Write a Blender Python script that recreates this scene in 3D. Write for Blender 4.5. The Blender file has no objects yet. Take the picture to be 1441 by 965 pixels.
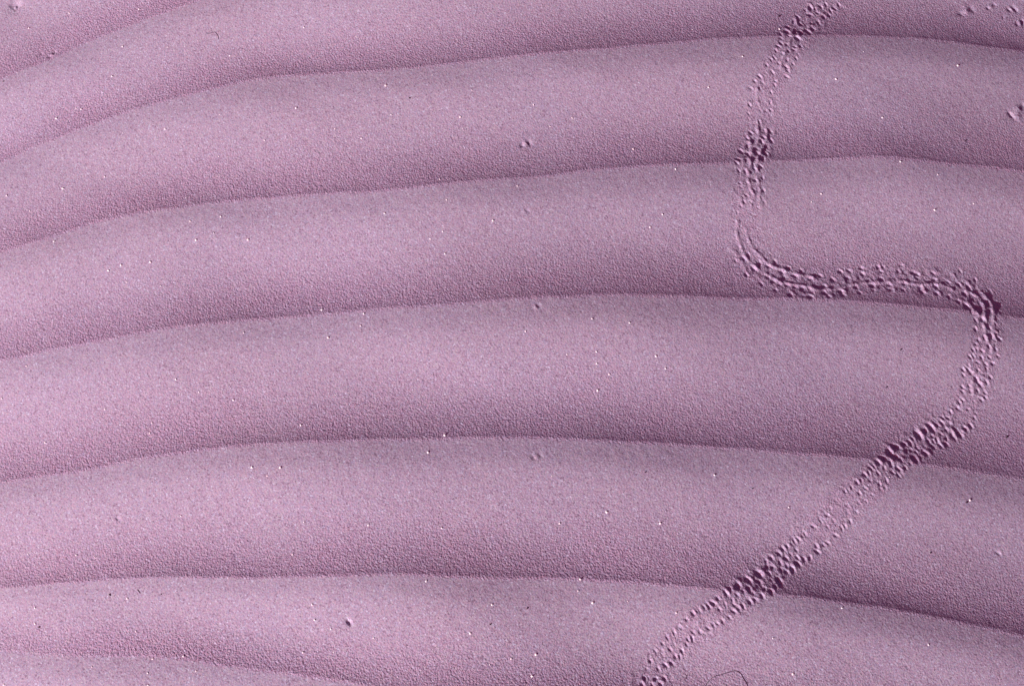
import bpy, math, random
import numpy as np

rng = np.random.default_rng(7)
random.seed(7)
S = bpy.context.scene
COL = S.collection

# ------------------------------------------------------------------ camera
W, H = 1441.0, 965.0
LENS, SENSOR = 50.0, 36.0
DIST, TILT = 0.834, math.radians(24)
cam_data = bpy.data.cameras.new('camera')
cam = bpy.data.objects.new('camera', cam_data)
COL.objects.link(cam)
cam.location = (0, -DIST * math.sin(TILT), DIST * math.cos(TILT))
cam.rotation_euler = (TILT, 0, 0)
cam_data.lens, cam_data.sensor_width = LENS, SENSOR
cam_data.clip_start, cam_data.clip_end = 0.01, 2000
S.camera = cam
CAMP = np.array(cam.location)
ct, st = math.cos(TILT), math.sin(TILT)
K = SENSOR / LENS / W          # tangent per photo pixel
PX = 0.6 / W                   # metres per photo pixel at the middle


def dome(x, y):
    """the broad swell of the dune the ripples lie on; it falls away towards the lower left"""
    x, y = np.asarray(x, float), np.asarray(y, float)
    q = np.maximum(0, (-x - y) * .7071 - .10)
    return (0.095 * (np.exp(-np.square(x) / (2 * np.where(x < 0, 0.37, 0.42) ** 2)) - 1)
            - .5 * .36 * q * q * np.exp(-np.square(q / .7)))


def ground(px, py):
    """photo pixel -> x, y on the swell"""
    px, py = np.asarray(px, float), np.asarray(py, float)
    a = (px - W / 2) * K
    b = -(py - H / 2) * K
    dx, dy, dz = a, b * ct + st, b * st - ct
    z = np.zeros_like(a)
    for _ in range(6):
        t = (z - CAMP[2]) / dz
        x = CAMP[0] + t * dx
        y = CAMP[1] + t * dy
        z = dome(x, y)
    return x, y


def to_pixel(x, y):
    z = dome(x, y)
    vy, vz = y - CAMP[1], z - CAMP[2]
    up = vy * ct + vz * st
    depth = vy * st - vz * ct
    return W / 2 + x / depth / K, H / 2 - up / depth / K


# ------------------------------------------------------------------ the ripple crests
CREST = [
 [(-120,165),(-60,138),(0,112),(20,104),(47,94),(80,81),(113,62),(147,49),(180,36),(213,23),(247,11),(267,3),(330,-14),(420,-30),(560,-50),(760,-80),(950,-100),(1150,-112),(1300,-108),(1441,-92),(1600,-70)],
 [(-120,275),(-60,250),(0,227),(13,222),(43,205),(83,190),(123,175),(160,162),(187,153),(233,140),(277,128),(320,117),(353,109),(387,105),(427,102),(480,99),(530,97),(580,93),(623,88),(680,82),(747,75),(800,71),(847,68),(897,63),(960,58),(1010,53),(1060,52),(1100,50),(1160,49),(1214,49),(1260,51),(1294,53),(1344,58),(1394,66),(1441,71),(1560,90)],
 [(-120,398),(-60,376),(0,356),(33,345),(67,335),(100,323),(133,311),(173,302),(213,295),(253,290),(293,284),(333,279),(383,275),(433,271),(480,268),(530,267),(563,263),(613,258),(667,253),(713,249),(763,246),(800,241),(847,235),(897,232),(947,229),(1010,228),(1043,225),(1110,224),(1174,222),(1227,220),(1260,222),(1294,227),(1344,232),(1394,236),(1441,241),(1560,258)],
 [(-120,536),(-60,520),(0,505),(33,501),(60,494),(90,487),(130,480),(163,474),(200,466),(240,459),(280,454),(320,450),(360,446),(400,444),(440,440),(480,438),(513,434),(563,431),(613,429),(657,425),(713,420),(763,417),(813,415),(863,413),(907,414),(960,415),(1020,417),(1070,418),(1120,418),(1170,419),(1220,423),(1270,428),(1320,433),(1353,436),(1416,444),(1441,447),(1560,468)],
 [(-120,698),(-60,688),(0,678),(40,671),(80,665),(113,661),(140,656),(180,647),(207,642),(253,636),(293,630),(333,626),(383,623),(433,620),(480,618),(530,616),(580,615),(630,614),(680,612),(747,613),(813,616),(863,619),(913,621),(960,624),(1050,630),(1140,637),(1173,640),(1207,643),(1240,646),(1290,651),(1323,654),(1357,659),(1380,663),(1441,672),(1560,690)],
 [(-120,832),(-60,828),(0,825),(40,824),(80,820),(133,816),(167,813),(233,811),(300,811),(367,811),(433,809),(480,808),(563,806),(630,810),(697,811),(747,811),(797,811),(847,814),(897,817),(960,822),(1010,827),(1094,834),(1144,841),(1194,847),(1244,854),(1294,863),(1344,873),(1394,883),(1441,894),(1560,920)],
 [(-120,905),(-60,909),(0,913),(50,916),(83,919),(150,920),(200,920),(250,923),(300,930),(333,935),(383,941),(433,947),(480,955),(513,961),(537,965),(620,975),(760,990),(950,1012),(1200,1052),(1441,1100),(1560,1125)],
]

# ------------------------------------------------------------------ grid lines (fine where the camera looks, coarse to the horizon)
def axis(fine):
    """fine: sorted array. adds growing steps on both sides out to 300 m"""
    def grow(step):
        out, p = [], 0.0
        while step < 0.007:
            p += step; out.append(p); step *= 1.035
        for _ in range(50):
            p += step; out.append(p)
        while p < 300:
            step *= 1.16; p += step; out.append(p)
        return np.array(out)
    g = grow(fine[1] - fine[0]); g2 = grow(fine[-1] - fine[-2])
    return np.concatenate([fine[0] - g[::-1], fine, fine[-1] + g2])


gx0, _ = ground(-8, 0); gx1, _ = ground(1449, 0)
gxm, _ = ground(872, 965)
_, gy1 = ground(720, -8); _, gy0 = ground(720, 973)
_, gyc = ground(1441, 973); gy0 = min(float(gy0), float(gyc)); _, gyd = ground(0, -8); gy1 = max(float(gy1), float(gyd))
steps, p = [], float(gx0)
while p < gx1:                                            # finer steps towards the track, changing gradually
    steps.append(p); p += 0.00060 - 0.00020 * min(max((p - gxm + .05) / .05, 0), 1)
xs = axis(np.array(steps))
ys = axis(np.arange(gy0 - .075, gy1 + .07, 0.00046))   # the track runs on past the picture
NX, NY = len(xs), len(ys)
print('grid', NX, NY, NX * NY)
X, Y = np.meshgrid(xs, ys, indexing='ij')         # index = i*NY + j


def smooth_noise(x, y, scale, seed):
    """value noise with a smooth fade, on world coordinates"""
    r = np.random.default_rng(seed).standard_normal((256, 256))
    u, v = x / scale + 1000.37, y / scale + 1000.71
    iu, iv = np.floor(u).astype(np.int64), np.floor(v).astype(np.int64)
    fu, fv = u - iu, v - iv
    fu, fv = fu * fu * (3 - 2 * fu), fv * fv * (3 - 2 * fv)
    a = r[iu & 255, iv & 255]; b = r[(iu + 1) & 255, iv & 255]
    c = r[iu & 255, (iv + 1) & 255]; d = r[(iu + 1) & 255, (iv + 1) & 255]
    return (a * (1 - fu) + b * fu) * (1 - fv) + (c * (1 - fu) + d * fu) * fv


# crest y for every grid column
lines = []
for pts in CREST:
    p = np.array(pts, float)
    wx, wy = ground(p[:, 0], p[:, 1])
    t = np.linspace(wx[0], wx[-1], 900)
    v = np.interp(t, wx, wy)
    k = np.exp(-np.square(np.arange(-22, 23) / 9.0)); k /= k.sum()
    v = np.convolve(np.pad(v, 22, mode='edge'), k, mode='valid')
    lines.append(np.interp(xs, t, v))
top, bot = lines[0], lines[-1]
up_lines, dn_lines = [], []
wob = lambda s, a: a * np.interp(xs, np.linspace(-4, 4, 60), np.random.default_rng(s).standard_normal(60))
acc = 0.0
for j in range(1, 26):
    acc += 0.068 + 0.012 * rng.random(); up_lines.append(top + acc + wob(100 + j, 0.006))
acc = 0.0
for j in range(1, 26):
    acc += 0.072 + 0.012 * rng.random(); dn_lines.append(bot - acc + wob(200 + j, 0.006))
allc = np.array(up_lines[::-1] + lines + dn_lines)       # descending in y
allc = allc[::-1].copy()                                   # ascending in y
NL = len(allc)
FIRST = len(dn_lines)                                      # index (ascending) of CREST[-1]

# slope profile over one ripple, t = 0 at the upper crest, 1 at the next crest below
tk = np.array([0, .05, .10, .17, .25, .36, .48, .58, .66, .75, .84, .92, .965, .985, 1.0])
sk = np.array([.05, .05, .045, .01, -.085, -.135, -.135, -.105, -.045, .025, .095, .16, .20, .25, .275])
tt = np.linspace(0, 1, 801)
sf = np.interp(tt, tk, sk)
kk = np.exp(-np.square(np.arange(-30, 31) / 6.0)); kk /= kk.sum()
sf = np.convolve(np.pad(sf, 30, mode='edge'), kk, mode='valid')
neg, pos = sf[sf < 0].sum(), sf[sf > 0].sum()
bal = math.sqrt(-pos / neg)
sf = np.where(sf < 0, sf * bal, sf / bal)
prof = np.concatenate([[0], np.cumsum((sf[1:] + sf[:-1]) / 2) * (tt[1] - tt[0])])
prof -= prof[0]
# a little of the sharpness of the crest wears off: done on the final height by the rounding below

crest_id = np.empty((NX, NY), np.int32)
T = np.empty((NX, NY)); SP = np.empty((NX, NY))
yj = ys + 0.0
jit = smooth_noise(X, Y, 0.003, 31) * 0.00005 + smooth_noise(X, Y, 0.014, 32) * 0.00016
for i in range(NX):
    c = np.sort(allc[:, i])
    yy = yj + jit[i]
    b = np.clip(np.searchsorted(c, yy) - 1, 0, NL - 2)     # c[b] <= y < c[b+1]
    sp = c[b + 1] - c[b]
    crest_id[i] = b
    SP[i] = sp
    T[i] = np.clip((c[b + 1] - yy) / np.maximum(sp, 1e-6), 0, 1)
cell = np.maximum(np.gradient(xs)[:, None], np.gradient(ys)[None, :])
fade = np.clip((0.030 - cell) / 0.018, 0, 1)
SPs = np.minimum(SP, 0.10)
# height modulation along the ripples
mod = 1 + 0.10 * smooth_noise(X, Y, 0.11, 11) * fade - .20 * np.clip((X - .08) / .2, 0, 1)
Z = np.interp(T, tt, prof) * SPs * mod * fade
band = FIRST + len(CREST) - 1 - crest_id
left = np.clip((-.10 - X) / .2, 0, 1)
flatten = np.ones_like(X)
flatten = np.where(band == 0, .75, flatten)
flatten = np.where(band == len(CREST) - 1, .88 - .5 * np.clip((-.08 - X) / .16, 0, 1), flatten)
Z *= flatten * (1 - .08 * left)
# continuity at the crest: both neighbours have height 0 there by construction
Z += dome(X, Y)
near = np.exp(-(X ** 2 + Y ** 2) / 4.0)
Z += near * (0.0011 * smooth_noise(X, Y * 1.6, 0.10, 3) + 0.00013 * smooth_noise((X - .3 * Y) * .28, (.3 * X + Y), 0.022, 4))
Z += np.clip(cell / 0.2, 0, 1) * 0.25 * smooth_noise(X, Y, 6.0, 5) * np.clip((np.hypot(X, Y) - 2) / 10, 0, 1)
Z += np.where(cell < 0.0025, 1, 0) * (0.000022 * smooth_noise(X, Y, 0.0021, 6) + 0.00002 * smooth_noise(X, Y, 0.0044, 8))

# ------------------------------------------------------------------ the track
def zoom(o, s, pts):
    return [(o[0] + p[0] / s, o[1] + p[1] / s, (p[2] if len(p) > 2 else 1)) for p in pts]


PITS = []
PITS += zoom((1000, 0), 6.0, [(850,35,2),(805,60),(740,120),(710,175,3),(650,215),(640,265,3),(590,295),(660,310),(710,250,2),(700,275,3),(755,270,2),(820,265,3),(730,330,3),(865,235),(850,185),(765,195),(840,100,2),(900,75),(910,170,2),(960,120),(1020,65),(1055,45),(1005,100),(590,330,0),(565,400),(545,440),(590,375),(530,500),(505,515),(470,560),(570,545),(605,470),(650,440),(705,405),(755,400),(700,430),(640,520),(635,575,2),(645,600),(715,505),(690,550),(640,650),(545,685),(540,715),(520,620),(410,650,2),(370,685),(335,740),(435,695,0),(415,740,0),(510,770),(505,850),(330,870,2),(470,915,0),(510,910),(425,915,0),(325,940,0),(640,390),(740,280),(890,50),(980,10),(940,30),(1090,12),(920,15,0)])
PITS += zoom((1000, 150), 6.0, [(415,105),(345,195),(320,250),(325,310,3),(380,335),(400,340,2),(465,180),(455,240),(510,185),(515,265,2),(430,270,2),(480,325,2),(470,345),(260,365,2),(310,380,2),(375,350),(390,380,3),(460,385,3),(440,435,3),(290,405),(320,400),(235,440,2),(300,450),(215,470),(355,490),(370,525),(425,505),(290,545,2),(235,540),(240,570,0),(375,625),(435,600),(310,650),(245,650),(250,680,0),(345,735,2),(400,715),(445,710),(300,750),(270,765,0),(280,800),(345,810),(400,850,0),(255,835,0),(225,885,0),(450,800,0),(425,770,0)])
PITS += zoom((1020, 310), 6.0, [(95,315,0),(165,295),(205,265),(250,380,3),(300,335),(370,360,2),(430,320),(490,410,3),(540,375),(595,440,3),(650,395),(725,470,2),(810,445),(185,435),(375,455,2),(420,490,2),(310,515,2),(460,520),(530,530,2),(600,545,2),(660,555,2),(720,570),(430,575),(555,620,3),(720,640,3),(730,590),(840,600,3),(875,635,2),(855,545),(790,545),(920,480,2),(980,590,3),(1000,620,2),(1040,465,2),(980,410),(1060,405),(1110,545,2),(1140,600),(1170,430,2),(1160,380),(1250,535,3),(1250,575),(1215,490),(1330,480,2),(1330,410),(1345,370),(1395,530,2),(1400,570,2),(1300,370)])
PITS += zoom((1220, 330), 6.03, [(130,295),(140,250),(275,290),(300,240),(325,400,2),(310,455),(435,320,2),(400,300),(460,440,3),(470,470,2),(430,350),(130,360),(570,310),(580,365),(590,425,2),(595,490,2),(700,390),(700,520,2),(700,440),(800,290),(790,410),(780,565,2),(835,490,3),(840,600,3),(880,655,2),(870,430,2),(930,365),(910,550,3),(960,640,3),(930,600,2),(990,500,2),(1050,460,2),(1040,590,2),(1100,560,3),(1130,590,2),(1130,665,4),(1045,670,3),(975,725,3),(915,730),(915,810,2),(985,800),(1035,800),(1050,860,2),(1000,900),(1120,880),(915,935),(1110,830),(1080,760)])
PITS += zoom((1240, 470), 6.43, [(870,60),(930,40,2),(1000,40,3),(1060,50,2),(835,85),(825,145),(855,140),(910,160),(965,115,2),(1030,140),(1050,200),(800,210,2),(825,200),(905,215),(870,255),(975,215),(1005,265,2),(945,275),(790,290),(740,320),(790,320,2),(820,350,2),(870,320),(950,310),(745,365),(865,405,3),(900,450,3),(960,430),(990,385),(800,460),(820,510,2),(880,500),(740,470),(740,505),(945,520),(950,560),(915,580),(740,580),(715,600,2),(700,650),(680,650),(850,600,0),(795,665),(870,700,0),(640,690),(660,690),(570,740),(610,740),(560,785),(855,740),(820,810,2),(770,840,2),(740,870),(720,890,3),(520,810),(460,830,4),(410,860,2),(640,800),(600,850),(540,880),(470,910),(650,890,2),(600,935),(670,920)])
PITS += zoom((1140, 560), 6.0, [(920,295,4),(870,330),(845,360,2),(800,380,2),(735,405,3),(675,455,4),(620,510,4),(570,545,3),(505,595,2),(530,580),(455,650,2),(490,635),(390,715,2),(425,700),(345,755),(290,790),(315,780,0),(1150,370,2),(1105,390,2),(1040,395),(975,460,3),(885,510,4),(840,545),(760,520,3),(720,490,3),(675,545,2),(850,430),(910,420),(900,450),(950,430),(1050,310),(1000,350),(1080,345),(620,590),(680,570),(570,640),(500,700),(690,630),(740,600,2),(740,655),(800,590),(640,700),(580,730),(630,760,0),(460,765),(410,805),(520,820,0),(470,870,0),(590,770,0),(1160,320),(1050,355),(315,910,0),(220,870,0),(170,930,0),(240,860,0)])
PITS += zoom((1000, 700), 6.0, [(1060,30,0),(1015,90,0),(985,145),(930,190),(950,180,0),(870,235),(800,295),(780,310,0),(745,340),(710,355),(690,375,0),(650,395),(615,420),(580,460,2),(520,500,2),(475,530),(480,565),(405,635,4),(440,660),(320,695,3),(230,745,4),(125,805,3),(165,775),(60,850),(15,890,3),(410,710,3),(420,740),(320,770,3),(270,790),(355,810),(510,800,3),(580,700,4),(580,650),(510,690),(450,770),(430,830),(390,740),(330,885),(640,615,2),(690,590,3),(740,545,2),(795,510,2),(845,490),(905,445,2),(740,500),(590,535),(640,500),(680,465,0),(730,430),(520,570),(600,600),(650,570),(500,630),(540,740),(220,820),(180,865),(120,900),(70,940),(235,940),(270,920),(180,955),(370,860),(960,390),(990,370),(900,400),(1060,310),(1110,250),(1135,235),(1180,195),(1040,190,0),(985,235,0),(1155,70,0),(1130,190,0),(1230,120,0),(1160,125,0),(1320,30,0),(1290,20,0),(1250,45,0)])
PITS += zoom((860, 805), 6.0, [(820,285,2),(785,295),(745,325),(725,330,0),(690,345,2),(635,395),(580,455),(560,460,0),(530,495),(475,540),(435,590),(375,650),(335,735),(285,880),(265,940,2),(1020,235),(960,270),(910,310,2),(1030,330,2),(1070,305,2),(1165,250,2),(1110,290),(1035,275),(995,380),(940,410),(860,440),(890,430),(820,470),(750,495),(780,515,0),(690,500),(685,550,2),(650,560),(640,600),(600,650),(545,700,2),(580,700),(460,770,2),(510,750),(535,595,0),(430,650,0),(500,640),(440,690,0),(400,800),(380,885),(420,930,2),(455,880),(350,945),(300,800,0),(310,870,0)])
# remove repeats where two enlargements overlap
PITS.sort(key=lambda p: -p[2])
kept = []
for p in PITS:
    if all((p[0] - q[0]) ** 2 + (p[1] - q[1]) ** 2 > 3.2 ** 2 for q in kept):
        kept.append(p)
PITS = kept

CENTRE = [(1360,-200),(1290,-120),(1225,-55),(1180,-15),(1140,35),(1100,80),(1078,130),(1065,200),(1055,250),(1050,300),(1050,340),(1075,375),(1130,396),(1190,394),(1260,386),(1330,396),(1375,418),(1392,452),(1385,500),(1374,550),(1345,588),(1300,615),(1255,650),(1215,688),(1160,735),(1110,778),(1070,815),(1030,848),(980,882),(940,920),(905,968),(868,1030),(840,1100),(790,1180)]
cp = np.array(CENTRE, float)
# continue the track beyond the picture with the same gait
def beyond(a, b):
    out = []
    p = np.array(CENTRE[a:b], float)
    seg = np.hypot(*np.diff(p, axis=0).T); L = np.concatenate([[0], np.cumsum(seg)])
    s = 0
    while s < L[-1]:
        for off in (-23, -15, -6, 8, 16, 23):
            q = s + random.uniform(-4, 4)
            x, y = np.interp(q, L, p[:, 0]), np.interp(q, L, p[:, 1])
            x2, y2 = np.interp(q + 2, L, p[:, 0]), np.interp(q + 2, L, p[:, 1])
            d = np.array([x2 - x, y2 - y]); d /= max(np.hypot(*d), 1e-6)
            out.append((x - d[1] * off, y + d[0] * off, random.choice((0, 1, 1, 2))))
        s += 14
    return out
PITS += [p for p in beyond(0, 4) if p[1] < -6] + [p for p in beyond(30, len(CENTRE)) if p[1] > 972]

RIDGES = []
def ridge(o, s, pts, h=1.0):
    RIDGES.append(([(o[0] + x / s, o[1] + y / s) for x, y in pts], h))
ridge((1000,150),6,[(405,90),(410,180),(425,230),(392,300),(352,350),(335,430),(345,490),(320,540),(325,570)],1.1)
ridge((1000,150),6,[(320,620),(340,690),(360,740),(365,780),(340,830)],.9)
ridge((1000,150),6,[(480,170),(485,215),(470,290),(430,350),(405,420),(395,490),(395,540)],1.1)
ridge((1000,150),6,[(400,600),(410,680),(420,790),(430,830)],.6)
ridge((1000,150),6,[(325,210),(335,250),(340,310)],1)
ridge((1000,0),6,[(730,160),(700,240),(680,300),(660,390),(630,450),(600,520),(590,580)],.8)
ridge((1000,0),6,[(400,740),(395,800),(410,850)],.8)
ridge((1000,0),6,[(740,215),(800,205),(870,195)],.7)
ridge((1020,310),6,[(115,0),(110,110),(140,180),(180,270),(230,340),(290,380),(380,440),(480,495),(620,525),(740,545),(790,570),(950,560),(1090,520),(1200,505),(1330,495),(1440,480)],.9)
ridge((1020,310),6,[(190,60),(205,130),(250,210),(310,270),(370,330),(430,365),(520,395),(620,430),(750,450),(800,490)],1)
ridge((1020,310),6,[(60,215),(105,240),(110,290),(155,320),(165,355)],.6)
ridge((1220,330),6.03,[(0,385),(120,385),(220,375),(340,375),(400,400),(540,400),(640,400),(700,430),(780,480)],1)
ridge((1220,330),6.03,[(590,270),(630,310)],.8)
ridge((1220,330),6.03,[(750,320),(780,360)],.9)
ridge((1220,330),6.03,[(870,380),(920,425)],1)
ridge((1220,330),6.03,[(980,470),(1040,540),(1070,590),(1080,660),(1075,740),(1080,820),(1110,830)],1.1)
ridge((1220,330),6.03,[(860,460),(950,510),(1000,590),(1000,690),(990,760),(1010,860),(1030,940)],1.1)
ridge((1220,330),6.03,[(800,535),(870,570),(920,640),(960,700)],1)
ridge((1240,470),6.43,[(960,30),(950,120),(930,180)],.9)
ridge((1240,470),6.43,[(1020,20),(1010,100),(1000,190)],.9)
ridge((1240,470),6.43,[(840,420),(840,530)],.8)
ridge((1240,470),6.43,[(860,310),(840,360)],.7)
ridge((1240,470),6.43,[(940,300),(930,340)],.6)
ridge((1240,470),6.43,[(905,370),(960,400)],.8)
ridge((1240,470),6.43,[(930,410),(930,460)],.8)
ridge((1240,470),6.43,[(660,760),(650,830),(690,890)],.6)
ridge((1140,560),6,[(960,290),(1100,280),(1110,230)],.5)
ridge((1140,560),6,[(690,420),(720,470),(790,450)],.7)

# labels of the faces: 0 = far sand, 1.. = ripples, then the track, prints and dents
def window(cx, cy, r):
    i0, i1 = np.searchsorted(xs, cx - r), np.searchsorted(xs, cx + r)
    j0, j1 = np.searchsorted(ys, cy - r), np.searchsorted(ys, cy + r)
    return slice(i0, i1), slice(j0, j1)


def at_index(x, y):
    return min(max(np.searchsorted(xs, x), 1), NX - 2), min(max(np.searchsorted(ys, y), 1), NY - 2)


# trail bed: distance to the centre line
bed = np.full((NX, NY), 9.0)
cpx, cpy = ground(cp[:, 0], cp[:, 1])
for a in range(len(cp) - 1):
    ax, ay, bx, by = cpx[a], cpy[a], cpx[a + 1], cpy[a + 1]
    m = 0.020
    i0, i1 = np.searchsorted(xs, min(ax, bx) - m), np.searchsorted(xs, max(ax, bx) + m)
    j0, j1 = np.searchsorted(ys, min(ay, by) - m), np.searchsorted(ys, max(ay, by) + m)
    x, y = X[i0:i1, j0:j1], Y[i0:i1, j0:j1]
    l2 = (bx - ax) ** 2 + (by - ay) ** 2
    u = np.clip(((x - ax) * (bx - ax) + (y - ay) * (by - ay)) / l2, 0, 1)
    d = np.hypot(x - ax - u * (bx - ax), y - ay - u * (by - ay))
    bed[i0:i1, j0:j1] = np.minimum(bed[i0:i1, j0:j1], d)

D = np.zeros((NX, NY))
inbed = 1 / (1 + np.exp((bed - 0.0100) / 0.0009))
looseness = np.interp(T, [0, .06, .2, .5, .62, .75, .9, 1], [.95, .7, .5, .5, .65, .95, 1.2, 1.25])
D += inbed * looseness * (0.00010 * smooth_noise(X, Y, 0.0026, 21) + 0.00007 * smooth_noise(X, Y, 0.0016, 22))
R = np.zeros((NX, NY))
for pts, h in RIDGES:
    p = np.array(pts)
    seg = np.hypot(*np.diff(p, axis=0).T); L = np.concatenate([[0], np.cumsum(seg)])
    for s in np.arange(0, L[-1], 1.2):
        px, py = np.interp(s, L, p[:, 0]), np.interp(s, L, p[:, 1])
        cx, cy = ground(px + random.uniform(-.4, .4), py + random.uniform(-.4, .4))
        sx, sy = window(cx, cy, 0.0032)
        q = (np.square(X[sx, sy] - cx) + np.square(Y[sx, sy] - cy)) / (2 * 0.00068 ** 2)
        hh = 0.00066 * h * (0.8 + .35 * math.sin(s * .35 + h * 9)) * (.74 + .06 * looseness[at_index(cx, cy)])
        R[sx, sy] = np.maximum(R[sx, sy], hh * np.exp(-q))
PITD = np.zeros((NX, NY)); MND = np.zeros((NX, NY))
print_of = np.full((NX, NY), -1, np.int32)
SZ = {0: (1.0, .00070), 1: (1.2, .00108), 2: (1.4, .0014), 3: (1.65, .0017), 4: (2.1, .0020)}
prints = []
for n, (px, py, c) in enumerate(PITS):
    if 1368 < px < 1412 and 402 < py < 448:
        c = min(c, 1) if (n % 3) else 0
        soft = .5
    else:
        soft = 1.0
    soft *= min(max((1190 - py) / 120, .1), 1) * min(max((py + 200) / 120, .1), 1)
    r, dep = SZ[c]
    dep *= soft
    r *= .86e-3 * random.uniform(.9, 1.12); dep *= random.uniform(.85, 1.15)
    cx, cy = ground(px + 0.8, py - 0.6)
    lo = looseness[at_index(cx, cy)]
    sunny = min(max((.95 - lo) / .35, 0), 1)
    r *= 1 - .14 * sunny
    dep *= .64 - .08 * sunny - .20 * min(max((lo - 1) / .2, 0), 1)
    row = 1080 < px < 1350 and 360 < py < 425                # the even double row along the lee face
    asp = random.uniform(1.1, 1.35) if row else random.uniform(1.3, 1.8)
    ang = random.gauss(math.radians(150 if row else 124), .3)
    ca, sa = math.cos(ang), math.sin(ang)
    sx, sy = window(cx, cy, r * 4)
    dx, dy = X[sx, sy] - cx, Y[sx, sy] - cy
    u, v = (dx * ca + dy * sa) / asp, (-dx * sa + dy * ca) * (asp ** .55)
    q = (u * u + v * v) / r ** 2
    PITD[sx, sy] = np.maximum(PITD[sx, sy], dep * np.exp(-np.power(q, 1.25)))
    # pushed-out sand on the far side of the print
    ma = random.gauss(math.radians(28), .45)
    rho = np.sqrt(dx * dx + dy * dy) + 1e-9
    facing = np.clip((dx * math.cos(ma) + dy * math.sin(ma)) / rho, 0, 1)
    MND[sx, sy] = np.maximum(MND[sx, sy], dep * .40 * np.exp(-np.square((np.sqrt(q) - 1.65) / .6)) * facing)
    prints.append((float(r * r * asp), n, sx, sy, q < 1.7))
PITD *= 1 - .6 * np.clip(R / 0.00035, 0, 1)
D += R + MND - PITD
for a, n, sx, sy, mask in sorted(prints, key=lambda t: t[0]):
    sub = print_of[sx, sy]
    sub[mask] = n

# ------------------------------------------------------------------ dents and crumbs of sand away from the track
# each: name, label, [(px, py, radius px, height mm, stretch, angle)]
DENTS = [
 ('dent', 'dark oval dent with a bright rim low on the sand near the bottom edge', [(491,874,2.2,-2.1,1.9,122),(494,871,1.6,.25,1.8,122)]),
 ('dent', 'pair of pits beside a pale crumb in the second broad ripple', [(735,199,3,-1.3,1.2,90),(739.5,197,3,.7,1.2,100),(745,196,3,-1.0,1.6,110)]),
 ('dent', 'small crescent dent just under the crest in the middle of the sand', [(750,434.5,3.2,-.55,1.2,100),(753.5,433,2.2,.65,1.7,120),(758,431.5,2.6,-.6,1.3,110)]),
 ('dent', 'tiny double dent under the second lowest full crest', [(751,643.5,2.4,-.75,1.7,120),(754.5,642,2.2,.5,1.7,130),(760,641,2.6,-.7,1.8,120)]),
 ('dent', 'faint small dent on the sunny face above the middle crest', [(737,296.5,2.4,.35,1.3,120),(742,296.5,2.2,-.7,1.5,130)]),
 ('dent', 'narrow slit and two pits beside the highest crest', [(57,76.5,1.8,-.9,2.6,75),(69.5,81,2.8,-1.3,1.2,60),(73,77,2.2,.6,1.3,80),(76,74.3,2.8,-1.1,1.2,60)]),
 ('dent', 'wide shallow bowl with a dark rim in the top left corner', [(21,6,11,-1.9,1.15,70),(29,0,5,.7,1.6,70)]),
 ('dent', 'tiny scratch in the smooth pale sand above the lowest full crest', [(165.8,729,2.2,-.9,1.8,140),(162.5,730.5,2,.35,1.4,140)]),
 ('dent', 'scuffed crumb with pits on both sides on the topmost slope', [(1355,13.5,4.5,-.9,1.1,20),(1363,10,4.2,.75,1.4,100),(1371,8,5,-.9,1.4,110),(1360,3,4,.4,1.3,0)]),
 ('dent', 'two small round pits cut by the top edge of the picture', [(1393.8,6,2.6,-1.1,1.1,40),(1401.8,1.5,3,-1.5,1.1,60),(1396.5,5,2.2,.4,1.2,60)]),
 ('dent', 'diagonal pit and pale rim in the top right corner', [(1423,8,3,-1.3,1.5,140),(1426.5,8,2.4,.65,2,130),(1430.5,7,3.4,-1.6,1.6,125)]),
 ('dent', 'small pit below the diagonal pit in the corner', [(1415,18.5,2.8,-1.0,1.2,80),(1417.5,20,2.4,.6,1.3,80)]),
 ('dent', 'upright pit at the right edge above the highest crest', [(1434.5,28,2.6,-1.0,1.6,85),(1438.5,27.5,2.2,.8,1.6,85),(1442,26,3,-1.5,1.8,85)]),
 ('dent', 'raised lump of sand with a long dark groove at the right edge', [(1423.5,161,2.4,-1.1,3.4,-57),(1433,153,5.0,1.0,1.3,70),(1432,162,5.5,.7,1.5,110),(1440,150,3.4,-1.1,1.5,90)]),
 ('dent', 'faint grey scuff on the lower right slope', [(1404.5,775,1.8,-.6,1.6,20),(1407.5,778,1.8,-.7,1.5,120),(1409,774.5,1.6,.4,1.2,0)]),
]
dent_of = np.full((NX, NY), -1, np.int32)
for n, (_, _, blobs) in enumerate(DENTS):
    for px, py, r, h, asp, ang in blobs:
        r = r * PX; ang = math.radians(ang)
        cx, cy = ground(px, py)
        ca, sa = math.cos(ang), math.sin(ang)
        sx, sy = window(cx, cy, r * asp * 3.2)
        dx, dy = X[sx, sy] - cx, Y[sx, sy] - cy
        u, v = (dx * ca + dy * sa) / asp, -dx * sa + dy * ca
        q = (u * u + v * v) / r ** 2
        D[sx, sy] += h * .6e-3 * np.exp(-q) * (1 + .35 * smooth_noise(X[sx, sy], Y[sx, sy], .0013, 400 + n))
        dent_of[sx, sy][q < 2.4] = n
Z += D

# rounding of the crest edge by a light blur in the fine area
def blur(a):
    b = a.copy()
    d = np.diff(xs)[:, None]
    b[1:-1] = .5 * a[1:-1] + .5 * (a[:-2] * d[1:] + a[2:] * d[:-1]) / (d[1:] + d[:-1])
    a = b.copy()
    d = np.diff(ys)[None, :]
    b[:, 1:-1] = .5 * a[:, 1:-1] + .5 * (a[:, :-2] * d[:, 1:] + a[:, 2:] * d[:, :-1]) / (d[:, 1:] + d[:, :-1])
    return b
Z = np.where(cell < 0.0012, blur(Z), Z)

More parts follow.
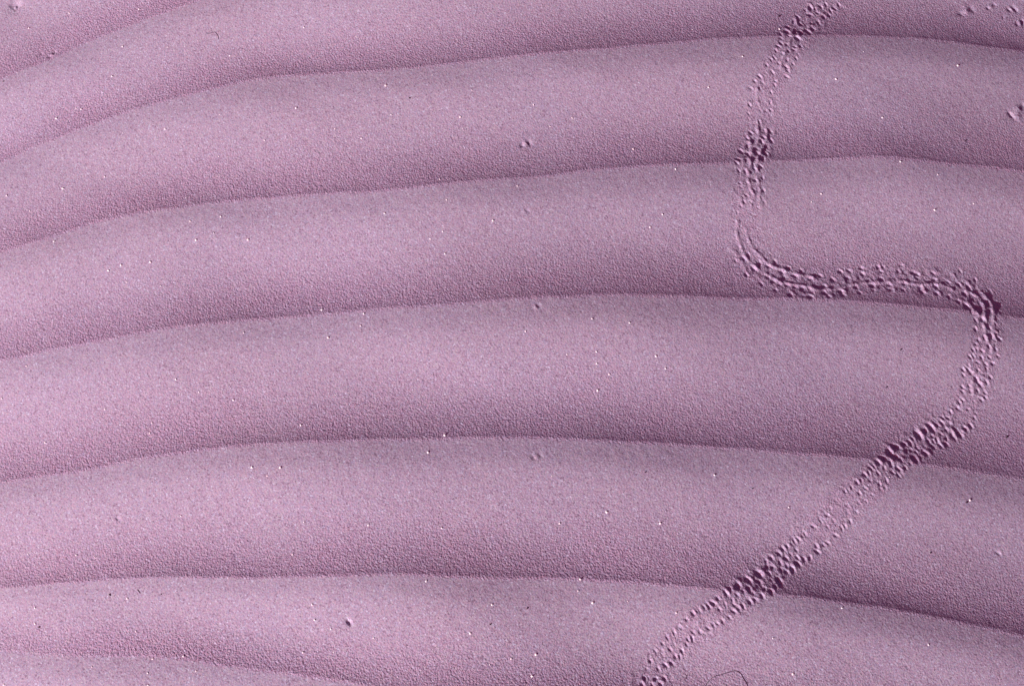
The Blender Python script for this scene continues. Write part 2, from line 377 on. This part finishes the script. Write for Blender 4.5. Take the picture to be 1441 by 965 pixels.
# ------------------------------------------------------------------ normals of the whole sheet (so cut pieces shade as one)
zx = np.gradient(Z, xs, axis=0); zy = np.gradient(Z, ys, axis=1)
NRM = np.stack([-zx, -zy, np.ones_like(zx)], -1)
NRM /= np.linalg.norm(NRM, axis=-1, keepdims=True)
NRM = NRM.reshape(-1, 3)
VERT = np.stack([X, Y, Z], -1).reshape(-1, 3)

# the wind sorts the sand: coarse rough grains gather on the lee face, fine smooth sand lies below the crest
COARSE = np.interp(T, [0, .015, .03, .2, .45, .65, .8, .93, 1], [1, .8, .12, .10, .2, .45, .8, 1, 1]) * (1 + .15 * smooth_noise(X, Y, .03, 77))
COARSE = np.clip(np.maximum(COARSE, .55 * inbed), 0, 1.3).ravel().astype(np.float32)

# ------------------------------------------------------------------ face labels
fx, fy = (xs[:-1] + xs[1:]) / 2, (ys[:-1] + ys[1:]) / 2
PXX, PYY = to_pixel(X[:-1, :-1], Y[:-1, :-1])
inside = (PXX > -4) & (PXX < W + 4) & (PYY > -4) & (PYY < H + 4) & (cell[:-1, :-1] < 0.002)
lab = np.zeros((NX - 1, NY - 1), np.int32)
cid = crest_id[:-1, :-1]
NR = len(CREST) + 1
rid = np.clip(FIRST + len(CREST) - 1 - cid, 0, NR - 1)     # 0 = band above CREST[0]
lab[inside] = 1 + rid[inside]
TRACK = 50
track_mask = (bed[:-1, :-1] < 0.0108)
lab[track_mask] = TRACK
po = print_of[:-1, :-1]
vis = [p for p in prints if -4 < PITS[p[1]][1] < H + 4]
big = sorted(vis, key=lambda p: -p[0] * (1.3 if PITS[p[1]][2] >= 2 else 1))[:100]
part_code = {p[1]: 1000 + k for k, p in enumerate(big)}
lut = np.full(len(PITS) + 1, 60, np.int32)
for n, c in part_code.items():
    lut[n] = c
lab = np.where(po >= 0, lut[po], lab)
do = dent_of[:-1, :-1]
lab = np.where(do >= 0, 200 + do, lab)


# ------------------------------------------------------------------ materials
def sand_material():
    m = bpy.data.materials.new('mauve_sand'); m.use_nodes = True
    nt = m.node_tree; N, L = nt.nodes, nt.links
    bsdf = N['Principled BSDF']
    bsdf.inputs['Roughness'].default_value = .95
    bsdf.inputs['Specular IOR Level'].default_value = .12
    tc = N.new('ShaderNodeTexCoord')
    geo = N.new('ShaderNodeNewGeometry')
    # grains: one colour per grain
    v = N.new('ShaderNodeTexVoronoi'); v.feature = 'F1'; v.inputs['Scale'].default_value = 1 / 0.00078
    L.new(geo.outputs['Position'], v.inputs['Vector'])
    ramp = N.new('ShaderNodeValToRGB')
    sep = N.new('ShaderNodeSeparateColor'); L.new(v.outputs['Color'], sep.inputs[0])
    L.new(sep.outputs[0], ramp.inputs[0])
    e = ramp.color_ramp.elements
    e[0].position = 0.0; e[0].color = (.29, .16, .24, 1)
    e[1].position = 1.0; e[1].color = (.60, .46, .61, 1)
    for p, c in ((.10, (.42, .24, .35, 1)), (.30, (.46, .28, .41, 1)), (.48, (.51, .295, .39, 1)), (.64, (.42, .285, .43, 1)), (.80, (.495, .335, .41, 1)), (.94, (.51, .34, .47, 1))):
        q = e.new(p); q.color = c
    # large soft drift of colour in the sand
    n1 = N.new('ShaderNodeTexNoise'); n1.inputs['Scale'].default_value = 9; n1.inputs['Detail'].default_value = 3
    L.new(geo.outputs['Position'], n1.inputs['Vector'])
    mr = N.new('ShaderNodeMapRange'); mr.inputs[1].default_value = .3; mr.inputs[2].default_value = .7
    L.new(n1.outputs['Fac'], mr.inputs[0])
    mx = N.new('ShaderNodeMix'); mx.data_type = 'RGBA'; mx.blend_type = 'MULTIPLY'; mx.inputs[0].default_value = 1
    tint = N.new('ShaderNodeMix'); tint.data_type = 'RGBA'
    tint.inputs['A'].default_value = (.815, 1.12, 1.08, 1); tint.inputs['B'].default_value = (.80, 1.13, 1.11, 1)
    L.new(mr.outputs[0], tint.inputs[0])
    L.new(ramp.outputs[0], mx.inputs['A']); L.new(tint.outputs['Result'], mx.inputs['B'])
    # lee sand tinted rosier: the plum hue of its shade painted in
    shade_tint = N.new('ShaderNodeMix'); shade_tint.data_type = 'RGBA'
    shade_tint.inputs['A'].default_value = (1.0, 1.01, .99, 1); shade_tint.inputs['B'].default_value = (1.05, .93, .98, 1)
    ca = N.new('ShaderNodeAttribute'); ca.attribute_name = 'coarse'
    L.new(ca.outputs['Fac'], shade_tint.inputs[0])
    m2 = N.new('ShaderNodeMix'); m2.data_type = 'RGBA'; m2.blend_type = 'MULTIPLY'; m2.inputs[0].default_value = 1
    L.new(mx.outputs['Result'], m2.inputs['A']); L.new(shade_tint.outputs['Result'], m2.inputs['B'])
    L.new(m2.outputs['Result'], bsdf.inputs['Base Color'])
    # relief of the grains
    g1 = N.new('ShaderNodeTexNoise'); g1.inputs['Scale'].default_value = 1 / 0.0012; g1.inputs['Detail'].default_value = 2.5; g1.inputs['Roughness'].default_value = .65
    L.new(geo.outputs['Position'], g1.inputs['Vector'])
    b1 = N.new('ShaderNodeBump'); b1.inputs['Strength'].default_value = 1.0; b1.inputs['Distance'].default_value = 0.00066
    ca = N.new('ShaderNodeAttribute'); ca.attribute_name = 'coarse'
    cr = N.new('ShaderNodeMapRange'); cr.inputs[3].default_value = .24; cr.inputs[4].default_value = 1.0
    L.new(ca.outputs['Fac'], cr.inputs[0]); L.new(cr.outputs[0], b1.inputs['Strength'])
    g2 = N.new('ShaderNodeTexVoronoi'); g2.feature = 'F1'; g2.inputs['Scale'].default_value = 1 / 0.0011
    L.new(geo.outputs['Position'], g2.inputs['Vector'])
    hm = N.new('ShaderNodeMath'); hm.operation = 'MULTIPLY_ADD'; hm.inputs[1].default_value = -.35
    L.new(g2.outputs['Distance'], hm.inputs[0]); L.new(g1.outputs['Fac'], hm.inputs[2])
    L.new(hm.outputs[0], b1.inputs['Height'])
    L.new(b1.outputs[0], bsdf.inputs['Normal'])
    return m


def plain(name, col, rough=.6, spec=.3):
    m = bpy.data.materials.new(name); m.use_nodes = True
    nt = m.node_tree; b = nt.nodes['Principled BSDF']
    n = nt.nodes.new('ShaderNodeTexNoise'); n.inputs['Scale'].default_value = 900
    r = nt.nodes.new('ShaderNodeMix'); r.data_type = 'RGBA'
    r.inputs['A'].default_value = (*[c * .8 for c in col], 1); r.inputs['B'].default_value = (*[min(1, c * 1.15) for c in col], 1)
    nt.links.new(n.outputs['Fac'], r.inputs[0]); nt.links.new(r.outputs['Result'], b.inputs['Base Color'])
    b.inputs['Roughness'].default_value = rough; b.inputs['Specular IOR Level'].default_value = spec
    return m


SAND = sand_material()
QUARTZ = plain('white_quartz', (.95, .9, .93), .5, .5)
DARK = plain('dark_mineral', (.025, .016, .02), .6, .3)
HAIR = plain('dark_hair', (.05, .018, .03), .6, .3)

# ------------------------------------------------------------------ cut the sheet into its pieces
flat = lab.ravel()
order = np.argsort(flat, kind='stable')
codes, starts = np.unique(flat[order], return_index=True)
ends = np.append(starts[1:], len(order))
FI, FJ = np.divmod(np.arange(flat.size), NY - 1)


def piece(name, faces, origin=(0, 0, 0), normals=True):
    i, j = FI[faces], FJ[faces]
    q = np.stack([i * NY + j, (i + 1) * NY + j, (i + 1) * NY + j + 1, i * NY + j + 1], 1)
    vid, inv = np.unique(q.ravel(), return_inverse=True)
    me = bpy.data.meshes.new(name)
    co = VERT[vid] - np.array(origin)
    me.vertices.add(len(vid)); me.vertices.foreach_set('co', co.astype(np.float32).ravel())
    me.loops.add(q.size); me.loops.foreach_set('vertex_index', inv.ravel().astype(np.int32))
    me.polygons.add(len(faces))
    me.polygons.foreach_set('loop_start', np.arange(0, q.size, 4, dtype=np.int32))
    me.update(calc_edges=True)
    me.polygons.foreach_set('use_smooth', np.ones(len(faces), bool))
    if normals:
        me.normals_split_custom_set_from_vertices(NRM[vid].tolist())
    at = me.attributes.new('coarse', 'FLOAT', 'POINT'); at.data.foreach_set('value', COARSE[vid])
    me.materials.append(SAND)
    o = bpy.data.objects.new(name, me); COL.objects.link(o)
    o.location = origin
    return o


def put_under(child, parent):
    child.parent = parent
    child.location = tuple(a - b for a, b in zip(child.location, parent.location))


groups = {int(c): order[s:e] for c, s, e in zip(codes, starts, ends)}
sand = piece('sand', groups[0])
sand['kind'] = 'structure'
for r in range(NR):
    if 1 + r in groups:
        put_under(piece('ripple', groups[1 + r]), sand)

track = piece('animal_track', groups[TRACK])
track['label'] = 'winding trail of small insect footprints crossing the sand ripples'
track['category'] = 'animal track'
for k, p in enumerate(big):
    c = 1000 + k
    if c in groups:
        put_under(piece('footprint', groups[c]), track)
if 60 in groups:
    o = piece('faint_footprints', groups[60]); o['kind'] = 'stuff'; put_under(o, track)
for n, (name, label, blobs) in enumerate(DENTS):
    if 200 + n in groups:
        o = piece(name, groups[200 + n]); o['label'] = label; o['category'] = 'dent'; o['group'] = 'small dents in the sand'


# ------------------------------------------------------------------ grains and hairs lying on the sand
def height(x, y):
    i = min(max(np.searchsorted(xs, x), 1), NX - 1); j = min(max(np.searchsorted(ys, y), 1), NY - 1)
    u = (x - xs[i - 1]) / (xs[i] - xs[i - 1]); v = (y - ys[j - 1]) / (ys[j] - ys[j - 1])
    return float((Z[i - 1, j - 1] * (1 - u) + Z[i, j - 1] * u) * (1 - v) + (Z[i - 1, j] * (1 - u) + Z[i, j] * u) * v)


import bmesh
def grain_mesh(name, mat, seed):
    bm = bmesh.new()
    bmesh.ops.create_icosphere(bm, subdivisions=2, radius=1)
    rr = random.Random(seed)
    cuts = [(rr.gauss(0, 1), rr.gauss(0, 1), rr.gauss(0, 1)) for _ in range(7)]
    for v in bm.verts:
        for c in cuts:                                     # flat worn facets
            l = math.sqrt(sum(a * a for a in c)) or 1
            d = sum(a * b for a, b in zip(v.co, c)) / l
            if d > .72:
                for k in range(3):
                    v.co[k] -= (d - .72) * c[k] / l
    me = bpy.data.meshes.new(name); bm.to_mesh(me); bm.free()
    me.materials.append(mat)
    return me


GLINT = []
def z3(o, pts):
    GLINT.extend((o[0] + x / 3.0, o[1] + y / 3.0) for x, y in pts)
z3((0,0),[(288,46),(117,110),(585,33),(1281,107),(780,194),(707,199),(519,201),(968,225),(319,451),(340,455),(234,493),(927,485),(698,545),(518,562),(1250,456),(1413,538),(1115,586),(920,651),(437,737),(256,787),(262,789),(27,824),(783,830),(123,886),(932,914),(803,935),(1348,731),(472,320)])
z3((480,0),[(385,316),(188,361),(211,480),(502,486),(512,530),(883,521),(968,415),(813,437),(977,487),(84,575),(1235,617),(641,929),(183,900),(744,785),(1358,900),(1306,950),(553,380),(445,845),(62,142),(1413,712),(415,752)])
z3((960,0),[(45,117),(412,118),(254,243),(1162,280),(112,366),(242,414),(848,490),(918,690),(1075,744),(587,818),(548,850),(1066,886),(650,333),(1229,862),(765,222)])
z3((0,322),[(903,17),(827,46),(1045,40),(231,57),(633,137),(510,151),(456,174),(531,219),(674,233),(1357,335),(114,582),(1297,561),(742,633),(837,683),(982,715),(1413,692),(1268,823),(629,857),(186,895),(1028,436),(1385,458),(440,757),(638,813),(7,715)])
z3((480,322),[(428,8),(376,38),(438,98),(38,291),(779,436),(1059,384),(1217,401),(1078,516),(1080,563),(954,527),(1330,534),(1371,583),(1133,606),(1085,671),(437,866),(82,409),(96,357),(367,941)])
z3((0,643),[(1065,47),(1185,48),(794,90),(1130,82),(144,164),(1281,269),(763,246),(320,411),(400,422),(116,407),(1317,620),(1327,683),(1396,720),(572,733),(773,838),(645,851),(391,886),(625,911),(827,901),(627,963),(149,636),(18,960),(538,597),(1406,818),(1233,405),(1276,818),(148,702)])
z3((480,643),[(114,281),(424,293),(923,275),(1121,229),(1348,275),(891,81),(360,524),(1010,513),(1001,561),(1211,605),(1063,612),(1416,653),(136,760),(545,742),(823,827),(627,871),(807,919),(637,623),(718,846)])
z3((960,643),[(136,77),(874,85),(452,209),(673,637),(383,764),(469,912),(1037,793),(1214,182)])
quartz = [grain_mesh('quartz_grain', QUARTZ, s) for s in range(6)]
for n, (px, py) in enumerate(GLINT):
    x, y = map(float, ground(px, py))
    o = bpy.data.objects.new('quartz_grain', quartz[n % 6]); COL.objects.link(o)
    r = 0.00058 * random.choice((.6, .75, .85, 1, 1, 1.15, 1.3))
    o.scale = (r, r * random.uniform(.8, 1.2), r * .62)
    o.rotation_euler = (0, 0, random.uniform(0, 6.28))
    o.location = (x, y, height(x, y) + r * .08)
    o['label'] = 'single bright white quartz grain sparkling on the mauve sand'
    o['category'] = 'sand grain'; o['group'] = 'sparkling white grains scattered on the sand'

SPECK = [(576.3,137.8,1.7,1.15),(1097.5,19,1.6,1.6),(1359,197.6,1.4,1),(690,878,1.5,1.1),(155,837,1.5,1.7),(227,836,1.1,1),(55,882,1.5,2.0),(1360,707,1.6,1.3),(1311,776,1.5,1.3),(1059,687,1.1,1.2),(1267.7,491.8,1.6,1.3),(1249.3,542,1.5,1),(1419.6,611.8,2,1.2),(742,855,1.5,1),(908,665,1.3,1.2),(6,117,1.5,1.5),(1045,147.5,1.2,1.2)]
dark = [grain_mesh('dark_grain', DARK, 50 + s) for s in range(3)]
for n, (px, py, r, asp) in enumerate(SPECK):
    x, y = map(float, ground(px, py))
    o = bpy.data.objects.new('dark_grain', dark[n % 3]); COL.objects.link(o)
    r *= PX * .74
    o.scale = (r * asp, r / asp ** .5, r * .8)
    o.rotation_euler = (0, 0, math.radians(random.uniform(-60, 60)))
    o.location = (x, y, height(x, y) + r * .3)
    o['label'] = 'tiny black mineral grain lying alone on the mauve sand'
    o['category'] = 'dark grain'; o['group'] = 'black grains scattered on the sand'


def hair(label, pts, rad):
    p = np.array(pts, float)
    for _ in range(3):                                     # corner cutting
        a, b = p[:-1] * .75 + p[1:] * .25, p[:-1] * .25 + p[1:] * .75
        p = np.concatenate([p[:1], np.stack([a, b], 1).reshape(-1, 2), p[-1:]])
    P = []
    for px, py in p:
        x, y = map(float, ground(px, py)); P.append((x, y, height(x, y) + rad * .9))
    P = np.array(P)
    k = 6
    V, F = [], []
    for n in range(len(P)):
        d = P[min(n + 1, len(P) - 1)] - P[max(n - 1, 0)]; d /= np.linalg.norm(d)
        s = np.cross(d, (0, 0, 1)); s /= np.linalg.norm(s); u = np.cross(s, d)
        tp = rad * (1 - .5 * abs(2 * n / (len(P) - 1) - 1) ** 4)
        for c in range(k):
            a = 2 * math.pi * c / k
            V.append(tuple(P[n] + tp * (math.cos(a) * s + math.sin(a) * u)))
    for n in range(len(P) - 1):
        for c in range(k):
            F.append((n * k + c, n * k + (c + 1) % k, (n + 1) * k + (c + 1) % k, (n + 1) * k + c))
    F.append(tuple(range(k))[::-1]); F.append(tuple((len(P) - 1) * k + c for c in range(k)))
    me = bpy.data.meshes.new('hair'); me.from_pydata(V, [], F); me.update(); me.materials.append(HAIR)
    o = bpy.data.objects.new('hair', me); COL.objects.link(o)
    o['label'] = label; o['category'] = 'hair'; o['group'] = 'hairs lying on the sand'


hair('short hooked dark hair lying on the sand near the top left', [(289.3,47.6),(294,47),(300.5,44.3),(303.5,45.3),(306.5,49.8),(306.8,54.3)], .0001)
hair('long curved dark hair lying on the sand at the bottom edge', [(992,968),(994,962),(1000,954),(1006,949.5),(1016,947.5),(1030,942.5),(1038,942),(1044,946.5),(1048,955),(1052,960),(1053.5,968)], .0001)
hair('very short straight dark hair left of the long curved one', [(968.8,946.3),(967.5,949),(966,952.5)], .0001)
hair('slanting short dark hair below a crest in the pale lower left', [(193.6,829.6),(195.3,831.6),(197.6,835)], .00012)

# ------------------------------------------------------------------ light
EL, AZ = math.radians(19), math.radians(40)
to_sun = (-math.cos(EL) * math.cos(AZ), -math.cos(EL) * math.sin(AZ), math.sin(EL))
ld = bpy.data.lights.new('sun', 'SUN'); ld.energy = 4.6; ld.angle = math.radians(.6); ld.color = (1, .96, .95)
lo = bpy.data.objects.new('sun', ld); COL.objects.link(lo)
from mathutils import Vector
lo.rotation_euler = Vector(to_sun).to_track_quat('Z', 'Y').to_euler()
lo.location = (-3, -2, 2)
wd = bpy.data.worlds.new('World'); S.world = wd; wd.use_nodes = True
wn = wd.node_tree
sky = wn.nodes.new('ShaderNodeTexSky'); sky.sky_type = 'NISHITA'; sky.sun_disc = False
sky.dust_density = 4; sky.air_density = .8; sky.sun_elevation = EL; sky.sun_rotation = math.atan2(to_sun[0], to_sun[1])
bg = wn.nodes['Background']; bg.inputs['Strength'].default_value = .05
sky_tint = wn.nodes.new('ShaderNodeMix'); sky_tint.data_type = 'RGBA'; sky_tint.blend_type = 'MULTIPLY'     # magenta tint added to the sky to redden the shade
sky_tint.inputs[0].default_value = 1; sky_tint.inputs['B'].default_value = (1.5, .36, .62, 1)
wn.links.new(sky.outputs[0], sky_tint.inputs['A'])
wn.links.new(sky_tint.outputs['Result'], bg.inputs['Color'])

S.view_settings.view_transform = 'Standard'; S.view_settings.look = 'None'
S.view_settings.exposure = 0.58; S.view_settings.gamma = 1
S.view_settings.use_curve_mapping = False
S.render.engine = 'CYCLES'
S.cycles.use_denoising = False
S.cycles.use_adaptive_sampling = False
S.cycles.max_bounces = 4
